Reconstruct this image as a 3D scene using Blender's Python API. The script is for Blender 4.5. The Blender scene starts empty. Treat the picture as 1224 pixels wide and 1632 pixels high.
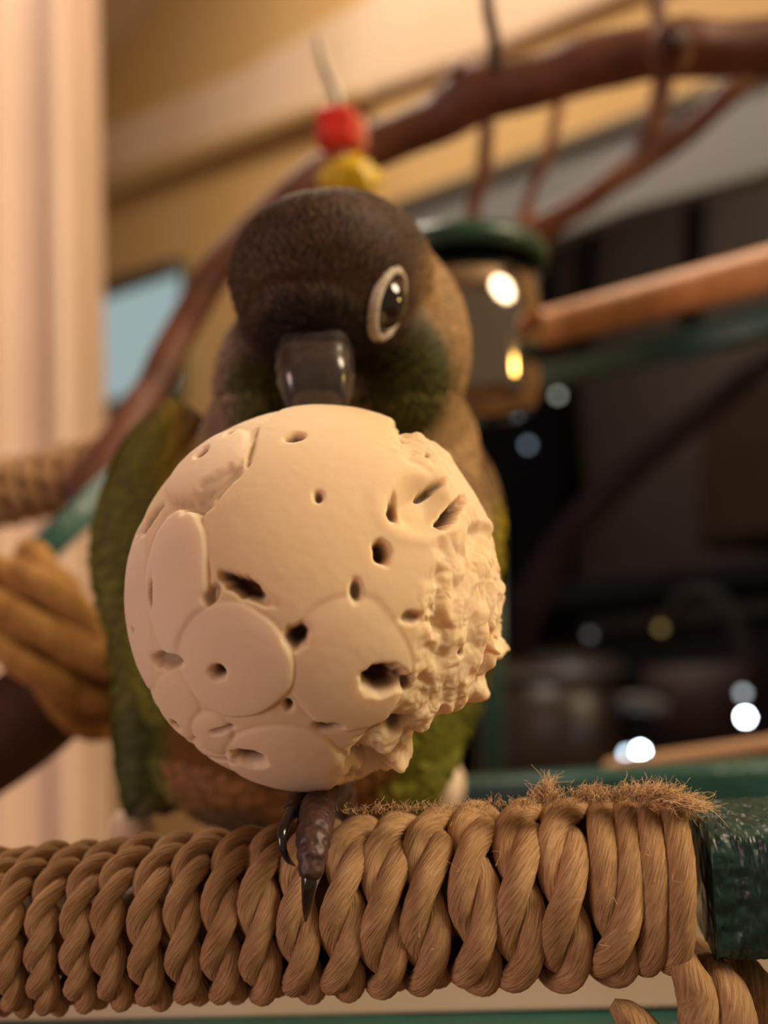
import bpy, bmesh, math, random
import numpy as np
from mathutils import Vector, Matrix

random.seed(7)
rng = np.random.default_rng(7)
SC = bpy.context.scene
COL = SC.collection

# ------------------------------------------------------------------ camera
F = 1600.0
PITCH, ROLL = math.radians(8.0), math.radians(3.3)
CAM = np.array([0.0, 0.0, 1.40])
_fwd = np.array([0, math.cos(PITCH), math.sin(PITCH)])
_r0 = np.array([1.0, 0, 0])
_u0 = np.cross(_r0, _fwd)
RIGHT = _r0 * math.cos(ROLL) - _u0 * math.sin(ROLL)
UP = _r0 * math.sin(ROLL) + _u0 * math.cos(ROLL)
FWD = _fwd
cd = bpy.data.cameras.new('camera')
cam = bpy.data.objects.new('camera', cd)
COL.objects.link(cam)
M = Matrix.Identity(4)
for i in range(3):
    M[i][0], M[i][1], M[i][2], M[i][3] = RIGHT[i], UP[i], -FWD[i], CAM[i]
cam.matrix_world = M
cd.sensor_fit = 'VERTICAL'
cd.sensor_height = 36.0
cd.lens = 36.0 * F / 1632.0
cd.clip_start = 0.01
cd.clip_end = 50
cd.dof.use_dof = True
cd.dof.focus_distance = 0.119
cd.dof.aperture_fstop = 11.0
cd.dof.aperture_blades = 0
SC.camera = cam


def P(px, py, d):
    """point seen at a pixel of the 1224x1632 frame, d metres ahead"""
    return CAM + FWD * d + RIGHT * ((px - 612.0) / F * d) - UP * ((py - 816.0) / F * d)


def PX(p):
    q = p - CAM
    d = q @ FWD
    return 612 + F * (q @ RIGHT) / d, 816 - F * (q @ UP) / d, d


# ------------------------------------------------------------------ world, lights, exposure
w = bpy.data.worlds.new('world')
SC.world = w
w.use_nodes = True
w.node_tree.nodes['Background'].inputs[0].default_value = (1.0, 0.70, 0.45, 1)
w.node_tree.nodes['Background'].inputs[1].default_value = 0.22
SC.view_settings.view_transform = 'Standard'
SC.view_settings.look = 'None'
SC.view_settings.exposure = 0.0
SC.view_settings.gamma = 1.0
SC.view_settings.use_curve_mapping = False


def area_light(name, loc, target, size, power, color):
    l = bpy.data.lights.new(name, 'AREA')
    l.shape = 'DISK'
    l.size = size
    l.energy = power
    l.color = color
    o = bpy.data.objects.new(name, l)
    COL.objects.link(o)
    o.location = loc
    o.rotation_euler = (Vector(target) - Vector(loc)).to_track_quat('-Z', 'Y').to_euler()
    return o


area_light('ceiling_light', (1.25, -0.30, 2.40), (0.0, 0.3, 1.35), 0.8, 31, (1.0, 0.79, 0.54))
area_light('rear_fill_light', (-0.25, 0.75, 2.60), (-0.1, 1.2, 1.35), 0.4, 12, (1.0, 0.86, 0.70))  # added fill from above, brightens the rear wall, casing and branches
_al = P(1060, 500, 1.36)
area_light('alcove_fill_light', (_al[0], _al[1], 2.3), (_al[0] + .12, _al[1] + .1, 1.2), 0.25, 2.2, (1.0, 0.84, 0.72))  # added unseen fill, makes the alcove brighter at the top
area_light('floor_lamp_light', (-1.0, -0.55, 1.45), (0.0, 0.15, 1.35), 0.45, 4.8, (1.0, 0.66, 0.62))


# ------------------------------------------------------------------ helpers
def srgb(r, g, b):
    f = lambda c: (c / 255 / 12.92) if c / 255 <= 0.04045 else ((c / 255 + 0.055) / 1.055) ** 2.4
    return (f(r), f(g), f(b), 1.0)


def mat(name, color, rough=0.6, noise=None, bump=None, metallic=0.0, spec=0.5, attr=None, sss=0.0,
        sss_radius=(0.002, 0.001, 0.0006), coat=0.0, mul=None, vor=None):
    """noise=(scale, color2, stretch)  bump=(scale, strength, distance)"""
    m = bpy.data.materials.new(name)
    m.use_nodes = True
    nt = m.node_tree
    b = nt.nodes['Principled BSDF']
    b.inputs['Roughness'].default_value = rough
    b.inputs['Metallic'].default_value = metallic
    b.inputs['Specular IOR Level'].default_value = spec
    b.inputs['Coat Weight'].default_value = coat
    b.inputs['Base Color'].default_value = color
    tc = nt.nodes.new('ShaderNodeTexCoord')
    src = None
    if attr:
        a = nt.nodes.new('ShaderNodeAttribute')
        a.attribute_name = attr
        src = a.outputs['Color']
    if noise:
        n = nt.nodes.new('ShaderNodeTexNoise')
        n.inputs['Scale'].default_value = noise[0]
        n.inputs['Detail'].default_value = 5
        vec = tc.outputs['Object']
        if len(noise) > 2 and noise[2]:
            mp = nt.nodes.new('ShaderNodeMapping')
            mp.inputs['Scale'].default_value = noise[2]
            nt.links.new(vec, mp.inputs[0])
            vec = mp.outputs[0]
        nt.links.new(vec, n.inputs['Vector'])
        rp = nt.nodes.new('ShaderNodeValToRGB')
        rp.color_ramp.elements[0].position = 0.35
        rp.color_ramp.elements[1].position = 0.68
        if src is None:
            rp.color_ramp.elements[0].color = noise[1]
            rp.color_ramp.elements[1].color = color
            nt.links.new(n.outputs['Fac'], rp.inputs[0])
            src = rp.outputs[0]
        else:
            rp.color_ramp.elements[0].color = noise[1]
            rp.color_ramp.elements[1].color = (1, 1, 1, 1)
            nt.links.new(n.outputs['Fac'], rp.inputs[0])
            mx = nt.nodes.new('ShaderNodeMixRGB')
            mx.blend_type = 'MULTIPLY'
            mx.inputs[0].default_value = 1.0
            nt.links.new(src, mx.inputs[1])
            nt.links.new(rp.outputs[0], mx.inputs[2])
            src = mx.outputs[0]
    if src is not None:
        nt.links.new(src, b.inputs['Base Color'])
    if sss:
        b.inputs['Subsurface Weight'].default_value = sss
        b.inputs['Subsurface Radius'].default_value = sss_radius
        b.inputs['Subsurface Scale'].default_value = 1.0
    if bump:
        if vor:
            n = nt.nodes.new('ShaderNodeTexVoronoi')
            n.feature = 'SMOOTH_F1'
            n.inputs['Scale'].default_value = bump[0]
            out = n.outputs['Distance']
        else:
            n = nt.nodes.new('ShaderNodeTexNoise')
            n.inputs['Scale'].default_value = bump[0]
            n.inputs['Detail'].default_value = 6
            out = n.outputs['Fac']
        nt.links.new(tc.outputs['Object'], n.inputs['Vector'])
        bp = nt.nodes.new('ShaderNodeBump')
        bp.inputs['Strength'].default_value = bump[1]
        bp.inputs['Distance'].default_value = bump[2]
        nt.links.new(out, bp.inputs['Height'])
        nt.links.new(bp.outputs[0], b.inputs['Normal'])
    return m


def emis(name, color, strength):
    m = bpy.data.materials.new(name)
    m.use_nodes = True
    nt = m.node_tree
    nt.nodes.clear()
    e = nt.nodes.new('ShaderNodeEmission')
    e.inputs[0].default_value = color
    e.inputs[1].default_value = strength
    o = nt.nodes.new('ShaderNodeOutputMaterial')
    nt.links.new(e.outputs[0], o.inputs[0])
    return m


def tag(o, label=None, cat=None, group=None, kind=None):
    if label: o['label'] = label
    if cat: o['category'] = cat
    if group: o['group'] = group
    if kind: o['kind'] = kind
    return o


def empty(name, loc):
    o = bpy.data.objects.new(name, None)
    o.empty_display_size = 0.01
    COL.objects.link(o)
    o.location = [float(c) for c in loc]
    return o


def link(name, verts, faces, m, parent=None, smooth=True, attrs=None, origin=None):
    verts = np.asarray(verts, float)
    if parent is not None:
        off = np.array(world_loc(parent))
    elif origin is not None:
        off = np.array(origin, float)
    else:
        off = verts.mean(axis=0)
    me = bpy.data.meshes.new(name)
    fa = np.asarray(faces) if not isinstance(faces, list) else None
    if fa is not None and fa.ndim == 2:
        k = fa.shape[1]
        me.vertices.add(len(verts))
        me.vertices.foreach_set('co', (verts - off).astype(np.float32).ravel())
        me.loops.add(fa.size)
        me.loops.foreach_set('vertex_index', fa.astype(np.int32).ravel())
        me.polygons.add(len(fa))
        me.polygons.foreach_set('loop_start', np.arange(0, fa.size, k, dtype=np.int32))
        me.polygons.foreach_set('loop_total', np.full(len(fa), k, dtype=np.int32))
        me.update(calc_edges=True)
    else:
        me.from_pydata((verts - off).tolist(), [], faces)
    if smooth:
        me.polygons.foreach_set('use_smooth', [True] * len(me.polygons))
    for k, v in (attrs or {}).items():
        a = me.color_attributes.new(k, 'FLOAT_COLOR', 'POINT')
        a.data.foreach_set('color', np.asarray(v, np.float32).ravel())
    me.materials.append(m)
    me.validate()
    o = bpy.data.objects.new(name, me)
    COL.objects.link(o)
    if parent is not None:
        o.parent = parent
    else:
        o.location = [float(c) for c in off]
    return o


def world_loc(o):
    l = Vector((0, 0, 0))
    while o is not None:
        l = l + Vector(o.location)
        o = o.parent
    return l


def catmull(pts, n):
    """pts: (k, m) array of knots, columns interpolated together"""
    p = np.asarray(pts, float)
    p = np.vstack([2 * p[0] - p[1], p, 2 * p[-1] - p[-2]])
    out = []
    k = len(p) - 3
    for i in range(k):
        t = np.linspace(0, 1, n, endpoint=(i == k - 1))[:, None]
        a, b, c, d = p[i], p[i + 1], p[i + 2], p[i + 3]
        out.append(0.5 * ((2 * b) + (c - a) * t + (2 * a - 5 * b + 4 * c - d) * t ** 2 + (3 * b - a - 3 * c + d) * t ** 3))
    return np.vstack(out)


def frames(c):
    t = np.gradient(c, axis=0)
    t /= np.linalg.norm(t, axis=1)[:, None] + 1e-12
    ref = np.array([0, 0, 1.0]) if abs(t[0][2]) < 0.8 else np.array([1.0, 0, 0])
    n = np.cross(t[0], ref)
    n /= np.linalg.norm(n)
    N = [n]
    for i in range(1, len(c)):
        n = n - t[i] * (n @ t[i])
        n = n / (np.linalg.norm(n) + 1e-12)
        N.append(n)
    N = np.array(N)
    return t, N, np.cross(t, N)


def sweep(c, rad, seg=16, ripple=None, sx=1.0, sy=1.0, N=None, B=None):
    """tube along c; ripple(u index array, angle array)->relative radius"""
    c = np.asarray(c, float)
    n = len(c)
    rad = np.broadcast_to(np.asarray(rad, float), (n,))
    if N is None:
        t, N, B = frames(c)
    a = np.linspace(0, 2 * np.pi, seg, endpoint=False)
    L = np.concatenate([[0], np.cumsum(np.linalg.norm(np.diff(c, axis=0), axis=1))])
    R = np.ones((n, seg))
    if ripple is not None:
        R = ripple(L[:, None], a[None, :])
    v = c[:, None, :] + (rad[:, None] * R * np.cos(a) * sx)[:, :, None] * N[:, None, :] \
        + (rad[:, None] * R * np.sin(a) * sy)[:, :, None] * B[:, None, :]
    v = v.reshape(-1, 3)
    i = np.arange(n - 1)[:, None] * seg
    j = np.arange(seg)[None, :]
    j2 = (j + 1) % seg
    f = np.stack([i + j, i + j2, i + seg + j2, i + seg + j], -1).reshape(-1, 4)
    # caps: collapse to points
    v = np.vstack([v, c[0], c[-1]])
    e0, e1 = len(v) - 2, len(v) - 1
    jj = np.arange(seg)
    k2 = (jj + 1) % seg
    cap0 = np.stack([jj, np.full(seg, e0), np.full(seg, e0), k2], -1)
    faces = f.tolist() + [[int(x), int(e0), int(y)] for x, y in zip(k2, jj)][::1] + \
        [[int((n - 1) * seg + x), int((n - 1) * seg + y), int(e1)] for x, y in zip(jj, k2)]
    return v, faces


def join(parts):
    V, Fs, o = [], [], 0
    for v, f in parts:
        V.append(v)
        Fs += [[x + o for x in q] for q in f]
        o += len(v)
    return np.vstack(V), Fs


def vnoise(p, scale, seed=0):
    """vectorised 3-D value noise in -1..1"""
    q = p * scale + 100.0 + seed * 17.3
    i = np.floor(q).astype(np.int64)
    f = q - i
    f = f * f * (3 - 2 * f)
    res = 0

    def h(a, b, c):
        n = (a * 73856093) ^ (b * 19349663) ^ (c * 83492791) ^ (seed * 2654435761)
        n = (n ^ (n >> 13)) * 1274126177
        n = n ^ (n >> 16)
        return (n & 0xFFFF) / 32767.5 - 1.0
    for dx in (0, 1):
        for dy in (0, 1):
            for dz in (0, 1):
                wgt = (f[:, 0] if dx else 1 - f[:, 0]) * (f[:, 1] if dy else 1 - f[:, 1]) * (f[:, 2] if dz else 1 - f[:, 2])
                res = res + wgt * h(i[:, 0] + dx, i[:, 1] + dy, i[:, 2] + dz)
    return res


def sst(x, a, b):
    t = np.clip((x - a) / (b - a), 0, 1)
    return t * t * (3 - 2 * t)


def prism(corners, thick_vec):
    """flat polygon given by corners, thickened by a vector"""
    c = np.asarray(corners, float)
    n = len(c)
    v = np.vstack([c, c + np.asarray(thick_vec)])
    f = [list(range(n))[::-1], list(range(n, 2 * n))] + [[i, (i + 1) % n, n + (i + 1) % n, n + i] for i in range(n)]
    return v, f


def bar(p0, p1, a, b, side, seg_bevel=0.18):
    """square tube with rounded corners: half sizes a (along side) and b"""
    p0, p1 = np.array(p0, float), np.array(p1, float)
    t = (p1 - p0) / np.linalg.norm(p1 - p0)
    s = np.array(side, float)
    s = s - t * (s @ t)
    s /= np.linalg.norm(s)
    u = np.cross(t, s)
    pts = []
    r = seg_bevel * min(a, b) * 2
    for cx, cy, a0 in ((1, 1, 0), (-1, 1, 90), (-1, -1, 180), (1, -1, 270)):
        for k in range(5):
            an = math.radians(a0 + 22.5 * k)
            pts.append((cx * (a - r) + r * math.cos(an), cy * (b - r) + r * math.sin(an)))
    n = len(pts)
    L = max(2, 2)
    v = np.vstack([np.array([p + s * x + u * y for x, y in pts]) for p in (p0, p1)])
    f = [[i, (i + 1) % n, n + (i + 1) % n, n + i] for i in range(n)] + [list(range(n))[::-1], list(range(n, 2 * n))]
    return v, f


def mod_bevel(o, w, s=2):
    m = o.modifiers.new('bevel', 'BEVEL')
    m.width = w
    m.segments = s
    m.limit_method = 'ANGLE'
    return o


def unit_sphere(sub):
    bm = bmesh.new()
    bmesh.ops.create_icosphere(bm, subdivisions=sub, radius=1.0)
    me = bpy.data.meshes.new('tmp')
    bm.to_mesh(me)
    bm.free()
    v = np.empty(len(me.vertices) * 3)
    me.vertices.foreach_get('co', v)
    f = np.empty(len(me.polygons) * 3, np.int32)
    me.polygons.foreach_get('vertices', f)
    bpy.data.meshes.remove(me)
    return v.reshape(-1, 3), f.reshape(-1, 3)


def pix_tube(pts, d=None, seg=14, n=8, rough=0.0, fr=60):
    """pts: (px, py, depth, half width px) -> centre line and radius, bark-like unevenness"""
    k = np.array([[*P(x, y, z), h / F * z] for x, y, z, h in pts])
    c = catmull(k, n)
    rip = None
    if rough:
        def rip(L, a):
            q = np.stack(np.broadcast_arrays(L * fr, np.cos(a) * 1.2, np.sin(a) * 1.2), -1)
            sh = q.shape[:2]
            return 1 + rough * vnoise(q.reshape(-1, 3), 1.0, 3).reshape(sh)
    return sweep(c[:, :3], np.maximum(c[:, 3], 1e-5), seg, rip)


# ------------------------------------------------------------------ materials
M_WALL = mat('ochre_wall_paint', srgb(198, 165, 114), 0.8, (3.0, srgb(196, 158, 96)), (180, 0.15, 0.001))
M_CREAM = mat('cream_trim_paint', srgb(222, 194, 174), 0.45, (5.0, srgb(212, 184, 164)))
M_BEAM = mat('cream_beam_paint', srgb(222, 196, 168), 0.5, (5.0, srgb(212, 184, 154)))
M_GREYTRIM = mat('grey_white_casing', srgb(126, 128, 128), 0.5, (5.0, srgb(116, 118, 118)))
M_DARKEDGE = mat('dark_casing_edge', srgb(84, 78, 64), 0.6)
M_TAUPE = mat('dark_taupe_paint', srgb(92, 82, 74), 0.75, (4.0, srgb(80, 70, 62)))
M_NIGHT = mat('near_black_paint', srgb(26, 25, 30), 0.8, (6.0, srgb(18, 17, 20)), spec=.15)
M_DBROWN = mat('dark_brown_wood', srgb(62, 42, 24), 0.6, (8.0, srgb(50, 34, 20), (1, 1, 6)))
M_BARK = mat('red_brown_bark', srgb(108, 60, 38), 0.55, (45.0, srgb(72, 36, 22)), (260, 0.35, 0.0015))
M_BARK2 = mat('pale_twig_bark', srgb(150, 92, 62), 0.55, (45.0, srgb(122, 70, 44)), (260, 0.35, 0.001))
M_BARKD = mat('dark_bark', srgb(74, 38, 24), 0.55, (45.0, srgb(50, 24, 14)), (260, 0.35, 0.0015))
M_SHADEWOOD = mat('shade_dark_wood', srgb(26, 19, 21), 0.9, (20, srgb(18, 13, 14)), spec=.05)  # alcove shade is put into this near-black base colour
M_GREEN = mat('hammered_green_paint', srgb(20, 60, 52), 0.42, (500.0, srgb(8, 40, 34)), (420, 1.0, 0.0011), vor=True, coat=0.1)
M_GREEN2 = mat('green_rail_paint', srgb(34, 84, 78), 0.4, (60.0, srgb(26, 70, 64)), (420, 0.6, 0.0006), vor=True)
M_DOWEL = mat('orange_dowel_wood', srgb(232, 172, 112), 0.45, (40.0, srgb(214, 148, 88), (6, 1, 1)))
M_DOWEL2 = mat('tan_dowel_wood', srgb(206, 160, 116), 0.5, (40.0, srgb(188, 140, 96), (1, 1, 1)))
M_BOARD = mat('cream_board', srgb(232, 214, 186), 0.55, (30.0, srgb(222, 202, 172)))
M_KNOB = mat('cream_knob', srgb(228, 206, 180), 0.45)
M_STEEL = mat('stainless_steel', srgb(170, 158, 146), 0.10, metallic=1.0, bump=(70, 0.03, 0.001))
M_RED = mat('red_plastic', srgb(205, 46, 34), 0.35)
M_YEL = mat('yellow_plastic', srgb(216, 180, 30), 0.35)
M_WIRE = mat('grey_wire', srgb(150, 140, 125), 0.35, metallic=0.8)
M_DWIRE = mat('dark_wire', srgb(60, 42, 26), 0.5)


def rope_mat(name, c1, c2, bumpd=0.0006):
    m = mat(name, c1, 0.9, (160.0, c2), None, spec=0.1, sss=0.0)
    nt = m.node_tree
    b = nt.nodes['Principled BSDF']
    a = nt.nodes.new('ShaderNodeAttribute')
    a.attribute_name = 'uvw'
    mp = nt.nodes.new('ShaderNodeMapping')
    mp.inputs['Scale'].default_value = (220, 34, 1)
    nt.links.new(a.outputs['Vector'], mp.inputs[0])
    n = nt.nodes.new('ShaderNodeTexNoise')
    n.inputs['Scale'].default_value = 1.0
    n.inputs['Detail'].default_value = 4
    nt.links.new(mp.outputs[0], n.inputs['Vector'])
    bp = nt.nodes.new('ShaderNodeBump')
    bp.inputs['Strength'].default_value = 0.8
    bp.inputs['Distance'].default_value = bumpd
    nt.links.new(n.outputs['Fac'], bp.inputs['Height'])
    nt.links.new(bp.outputs[0], b.inputs['Normal'])
    old = b.inputs['Base Color'].links[0].from_socket
    rp = nt.nodes.new('ShaderNodeValToRGB')
    rp.color_ramp.elements[0].position = 0.3
    rp.color_ramp.elements[0].color = (0.62, 0.55, 0.48, 1)
    rp.color_ramp.elements[1].position = 0.6
    rp.color_ramp.elements[1].color = (1, 1, 1, 1)
    nt.links.new(n.outputs['Fac'], rp.inputs[0])
    mx = nt.nodes.new('ShaderNodeMixRGB')
    mx.blend_type = 'MULTIPLY'
    mx.inputs[0].default_value = 1
    nt.links.new(old, mx.inputs[1])
    nt.links.new(rp.outputs[0], mx.inputs[2])
    nt.links.new(mx.outputs[0], b.inputs['Base Color'])
    return m


M_ROPE = rope_mat('tan_cotton_rope', srgb(196, 160, 120), srgb(172, 138, 100))
M_ROPEB = rope_mat('golden_rope', srgb(186, 142, 88), srgb(160, 118, 66))

# ------------------------------------------------------------------ setting: room
FLOORZ = 0.0


def quad_box(name, x0, x1, y0, y1, z0, z1, m, kind='structure'):
    v, f = prism([(x0, y0, z0), (x1, y0, z0), (x1, y1, z0), (x0, y1, z0)], (0, 0, z1 - z0))
    f = [q[::-1] for q in f]
    o = link(name, v, f, m, smooth=False)
    return tag(o, kind=kind)


quad_box('floor', -2.6, 2.6, -1.6, 4.2, -0.05, 0.0, mat('floor_boards', srgb(140, 98, 62), 0.5, (6, srgb(118, 80, 50), (1, 8, 1))))
quad_box('ceiling', -2.6, 2.6, -1.6, 4.2, 2.75, 2.8, mat('ceiling_paint', srgb(226, 206, 176), 0.8, (4, srgb(220, 198, 168))))

# the slanting rear wall, a vertical plane through two points
WA = P(160, 600, 2.2)
WB = P(1224, 600, 0.95)
WD = (WB - WA) * np.array([1, 1, 0])
WD /= np.linalg.norm(WD)
WN = np.array([WD[1], -WD[0], 0])          # towards the camera
if WN @ (CAM - WA) < 0:
    WN = -WN


def W(px, py, off=0.0):
    """point of the rear wall (moved off metres towards the room) seen at a pixel"""
    d = P(px, py, 1.0) - CAM
    s = ((WA + WN * off - CAM) @ WN) / (d @ WN)
    return CAM + d * s


# opening in the wall: the dark alcove at the right
open_poly = [W(655, 1560), W(1500, 1700), W(1500, 80), W(655, 395)]
# wall built of four pieces around the opening
tl = WA + WD * (-1.2)
tl[2] = 0
tr = WB + WD * 1.4
tr[2] = 0


def col_at(p):
    return (p - WA) @ WD


sL = col_at(open_poly[0])
sR = col_at(open_poly[1])
zb = open_poly[0][2]


def wp(s, z):
    q = WA + WD * s
    return np.array([q[0], q[1], z])


zTL, zTR = open_poly[3][2], open_poly[2][2]
ZC = 2.75
polys = [
    [wp(-1.2, 0), wp(sL, 0), wp(sL, ZC), wp(-1.2, ZC)],
    [wp(sL, zTL), wp(sR, zTR), wp(sR, ZC), wp(sL, ZC)],
    [wp(sL, 0), wp(sR, 0), wp(sR, zb), wp(sL, zb)],
    [wp(sR, 0), wp(sR + 0.6, 0), wp(sR + 0.6, ZC), wp(sR, ZC)],
]
o = link('wall_back', *join([prism(p, -WN * 0.08) for p in polys]), M_WALL, smooth=False)
tag(o, kind='structure')
# alcove behind the opening
AD = 0.75
al = [
    prism([wp(sL - 0.3, zb - 0.4) - WN * AD, wp(sR + 0.6, zb - 0.4) - WN * AD, wp(sR + 0.6, ZC) - WN * AD, wp(sL - 0.3, ZC) - WN * AD], -WN * 0.03),
]
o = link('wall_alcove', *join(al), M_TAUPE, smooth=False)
tag(o, kind='structure')
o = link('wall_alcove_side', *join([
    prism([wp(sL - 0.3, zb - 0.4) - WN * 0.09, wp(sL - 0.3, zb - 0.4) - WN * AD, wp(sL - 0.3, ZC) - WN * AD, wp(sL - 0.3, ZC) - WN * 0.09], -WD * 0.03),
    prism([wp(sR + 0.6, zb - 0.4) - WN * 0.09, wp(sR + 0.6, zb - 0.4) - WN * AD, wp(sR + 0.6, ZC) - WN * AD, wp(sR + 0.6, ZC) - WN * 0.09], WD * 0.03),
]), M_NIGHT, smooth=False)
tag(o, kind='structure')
# casing band along the top of the opening (grey white) and its dark upper edge
def band(name, pts, thick, m, off=0.0, kind='structure', bev=0.003):
    c = [W(x, y, off) for x, y in pts]
    o = link(name, *prism(c, WN * thick), m, smooth=False)
    tag(o, kind=kind)
    if bev: mod_bevel(o, bev)
    return o


band('trim_1', [(640, 347), (1300, 112), (1300, 270), (1224, 292), (1027, 343), (869, 400), (640, 470)], 0.025, M_GREYTRIM)
band('trim_2', [(640, 335), (1300, 100), (1300, 122), (640, 358)], 0.035, M_DARKEDGE)
# cream crown band crossing above, and the long cream band right of it
band('trim_3', [(120, 232), (400, 117), (620, -12), (900, -160), (1290, -360), (1290, -110), (1003, 4), (772, 100), (601, 158), (400, 226), (120, 318)], 0.02, M_BEAM, bev=0.012)
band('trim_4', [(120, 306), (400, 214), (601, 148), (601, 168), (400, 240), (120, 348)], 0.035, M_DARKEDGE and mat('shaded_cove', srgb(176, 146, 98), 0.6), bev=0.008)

# left door casing, standing much nearer than the wall
def casing():
    d = 0.85
    prof = [(-100, 0), (-6, 0), (0, -.010), (12, -.014), (62, -.014), (72, -.004), (92, -.002), (104, -.008), (110, -.020), (112, -.1)]
    top, bot = [], []
    # a vertical moulding: the profile is taken at mid-height and swept straight up and down
    V, Fc = [], []
    n = len(prof)
    for z in (0.0, 2.7):
        for x, dep in prof:
            q = P(x + 4, 620, d)
            q = q - np.array([0, dep, 0])
            V.append((q[0], q[1], z))
    for i in range(n - 1):
        Fc.append([i, i + 1, n + i + 1, n + i])
    return np.array(V), Fc


v, f = casing()
o = link('door_1', v, f, M_CREAM, smooth=False)
tag(o, kind='structure')
so = o.modifiers.new('solid', 'SOLIDIFY')
so.thickness = 0.004
mod_bevel(o, 0.002, 2)

# pale blue lit screen on the wall at left
tvm = emis('pale_blue_screen', srgb(170, 190, 190), 0.8)
t = empty('monitor', W(235, 540, 0.03))
tag(t, 'wall monitor with a blank pale blue lit screen left of the bird', 'monitor')
c = [W(x, y, 0.006) for x, y in [(120, 470), (300, 415), (292, 640), (120, 680)]]
mod_bevel(link('bezel', *prism(c, WN * 0.03), mat('bezel_plastic', srgb(60, 66, 58), 0.4), t, smooth=False), 0.004)
c = [W(x, y, 0.037) for x, y in [(128, 492), (288, 437), (278, 610), (128, 650)]]
link('screen', *prism(c, WN * 0.002), tvm, t, smooth=False)

# ------------------------------------------------------------------ things in the dark alcove
def on_alcove(px, py, back):
    d = P(px, py, 1.0) - CAM
    s = ((WA - WN * back - CAM) @ WN) / (d @ WN)
    return CAM + d * s


def obox(name, pxy, back0, depth, m, label, cat, group=None, bev=0.006, parent=None):
    c = [on_alcove(x, y, back0) for x, y in pxy]
    o = link(name, *prism(c, -WN * depth), m, parent, smooth=False)
    if label: tag(o, label, cat, group)
    if bev: mod_bevel(o, bev)
    return o


t = empty('cupboard', on_alcove(1180, 900, 0.4))
tag(t, 'dark brown wooden cupboard in the gloom at the right edge', 'cupboard')
obox('body', [(1110, 880), (1330, 845), (1330, 560), (1120, 625)], 0.42, 0.25, M_DBROWN, None, None, parent=t)
obox('door', [(1118, 868), (1325, 836), (1325, 572), (1128, 636)], 0.40, 0.019, M_DBROWN, None, None, parent=t)
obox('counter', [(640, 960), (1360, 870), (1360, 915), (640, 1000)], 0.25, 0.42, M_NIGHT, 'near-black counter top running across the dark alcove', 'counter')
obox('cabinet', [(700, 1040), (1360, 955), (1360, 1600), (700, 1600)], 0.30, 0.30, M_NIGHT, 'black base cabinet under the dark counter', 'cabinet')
# dark post-like seams of the alcove wall
for k, (x0, y0, x1, y1) in enumerate([(945, 330, 925, 560), (1105, 300, 1095, 520), (905, 560, 925, 840)]):
    a, b = on_alcove(x0, y0, 0.70), on_alcove(x1, y1, 0.70)
    v, f = bar(a, b, 0.012, 0.012, WN)
    o = link('utensil_bar', v, f, M_SHADEWOOD)
    tag(o, ['dark upright bar against the taupe wall above the cup', 'dark upright bar on the taupe wall above the orange dowel, nearest the right edge',
            'faint dark upright bar on the taupe wall beside the cup bottom'][k], 'bar', 'dark bars on the alcove wall')


def revolve(name, prof, loc, m, parent, seg=32, axis=(0, 0, 1), cap=False):
    ax = np.array(axis, float)
    ax /= np.linalg.norm(ax)
    s = np.cross(ax, [0.3, 1, 0.2])
    s /= np.linalg.norm(s)
    u = np.cross(ax, s)
    n = len(prof)
    a = np.linspace(0, 2 * np.pi, seg, endpoint=False)
    v = []
    for r, z in prof:
        for x in a:
            v.append(np.array(loc) + ax * z + (s * math.cos(x) + u * math.sin(x)) * r)
    f = []
    for i in range(n - 1):
        for j in range(seg):
            k = (j + 1) % seg
            f.append([i * seg + j, i * seg + k, (i + 1) * seg + k, (i + 1) * seg + j])
    if cap:
        f.append(list(range(seg))[::-1])
        f.append([(n - 1) * seg + j for j in range(seg)])
    return link(name, np.array(v), f, m, parent)


# a dark lidded pot with a dull grey rim
M_POT = mat('dull_black_enamel', srgb(48, 40, 34), 0.35, (12, srgb(36, 28, 24)))
M_POTRIM = mat('dull_grey_metal', srgb(62, 62, 62), 0.5, metallic=0.3)
pc = on_alcove(900, 1230, 0.05)
pr = 0.085
t = empty('stock_pot', pc)
tag(t, 'dark lidded cooking pot with a dull grey rim in the gloom right of the ball', 'pot')
ph = np.linalg.norm(on_alcove(900, 1075, 0.05) - pc)
revolve('body', [(pr * .9, 0), (pr * .97, .01), (pr, ph * .5), (pr, ph)], pc, M_POT, t, cap=True)
revolve('rim', [(pr * 1.0, ph * .97), (pr * 1.05, ph * .98), (pr * 1.06, ph * 1.03), (pr * .98, ph * 1.05)], pc, M_POTRIM, t)
revolve('lid', [(pr * .98, ph * 1.05), (pr * .8, ph * 1.15), (pr * .4, ph * 1.22), (0.002, ph * 1.24)], pc, M_POT, t)
v, f = pix_tube([(985, 1118, 1.0, 10), (1030, 1120, 1.0, 14), (1062, 1130, 1.0, 12)])
k1 = link('handle', v, f, M_POTRIM, t)
# arched grey handle further right
v, f = sweep(catmull([on_alcove(1060, 1010, .1), on_alcove(1085, 955, .1), on_alcove(1130, 945, .1), on_alcove(1170, 985, .1), on_alcove(1200, 1070, .1)], 8), 0.009, 10)
t = empty('basket', on_alcove(1130, 1100, .1))
tag(t, 'dark basket with an arched dull grey handle, right of the cooking pot', 'basket')
link('handle', v, f, mat('dim_metal', srgb(34, 32, 30), 0.8, spec=.15), t)
bc = on_alcove(1130, 1165, .1)
bh = np.linalg.norm(on_alcove(1130, 1060, .1) - bc)
revolve('body', [(.04, 0), (.055, .01), (.065, bh * .6), (.062, bh)], bc, mat('dark_wicker', srgb(44, 24, 22), 0.7, (60, srgb(30, 16, 14))), t, cap=True)

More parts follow.
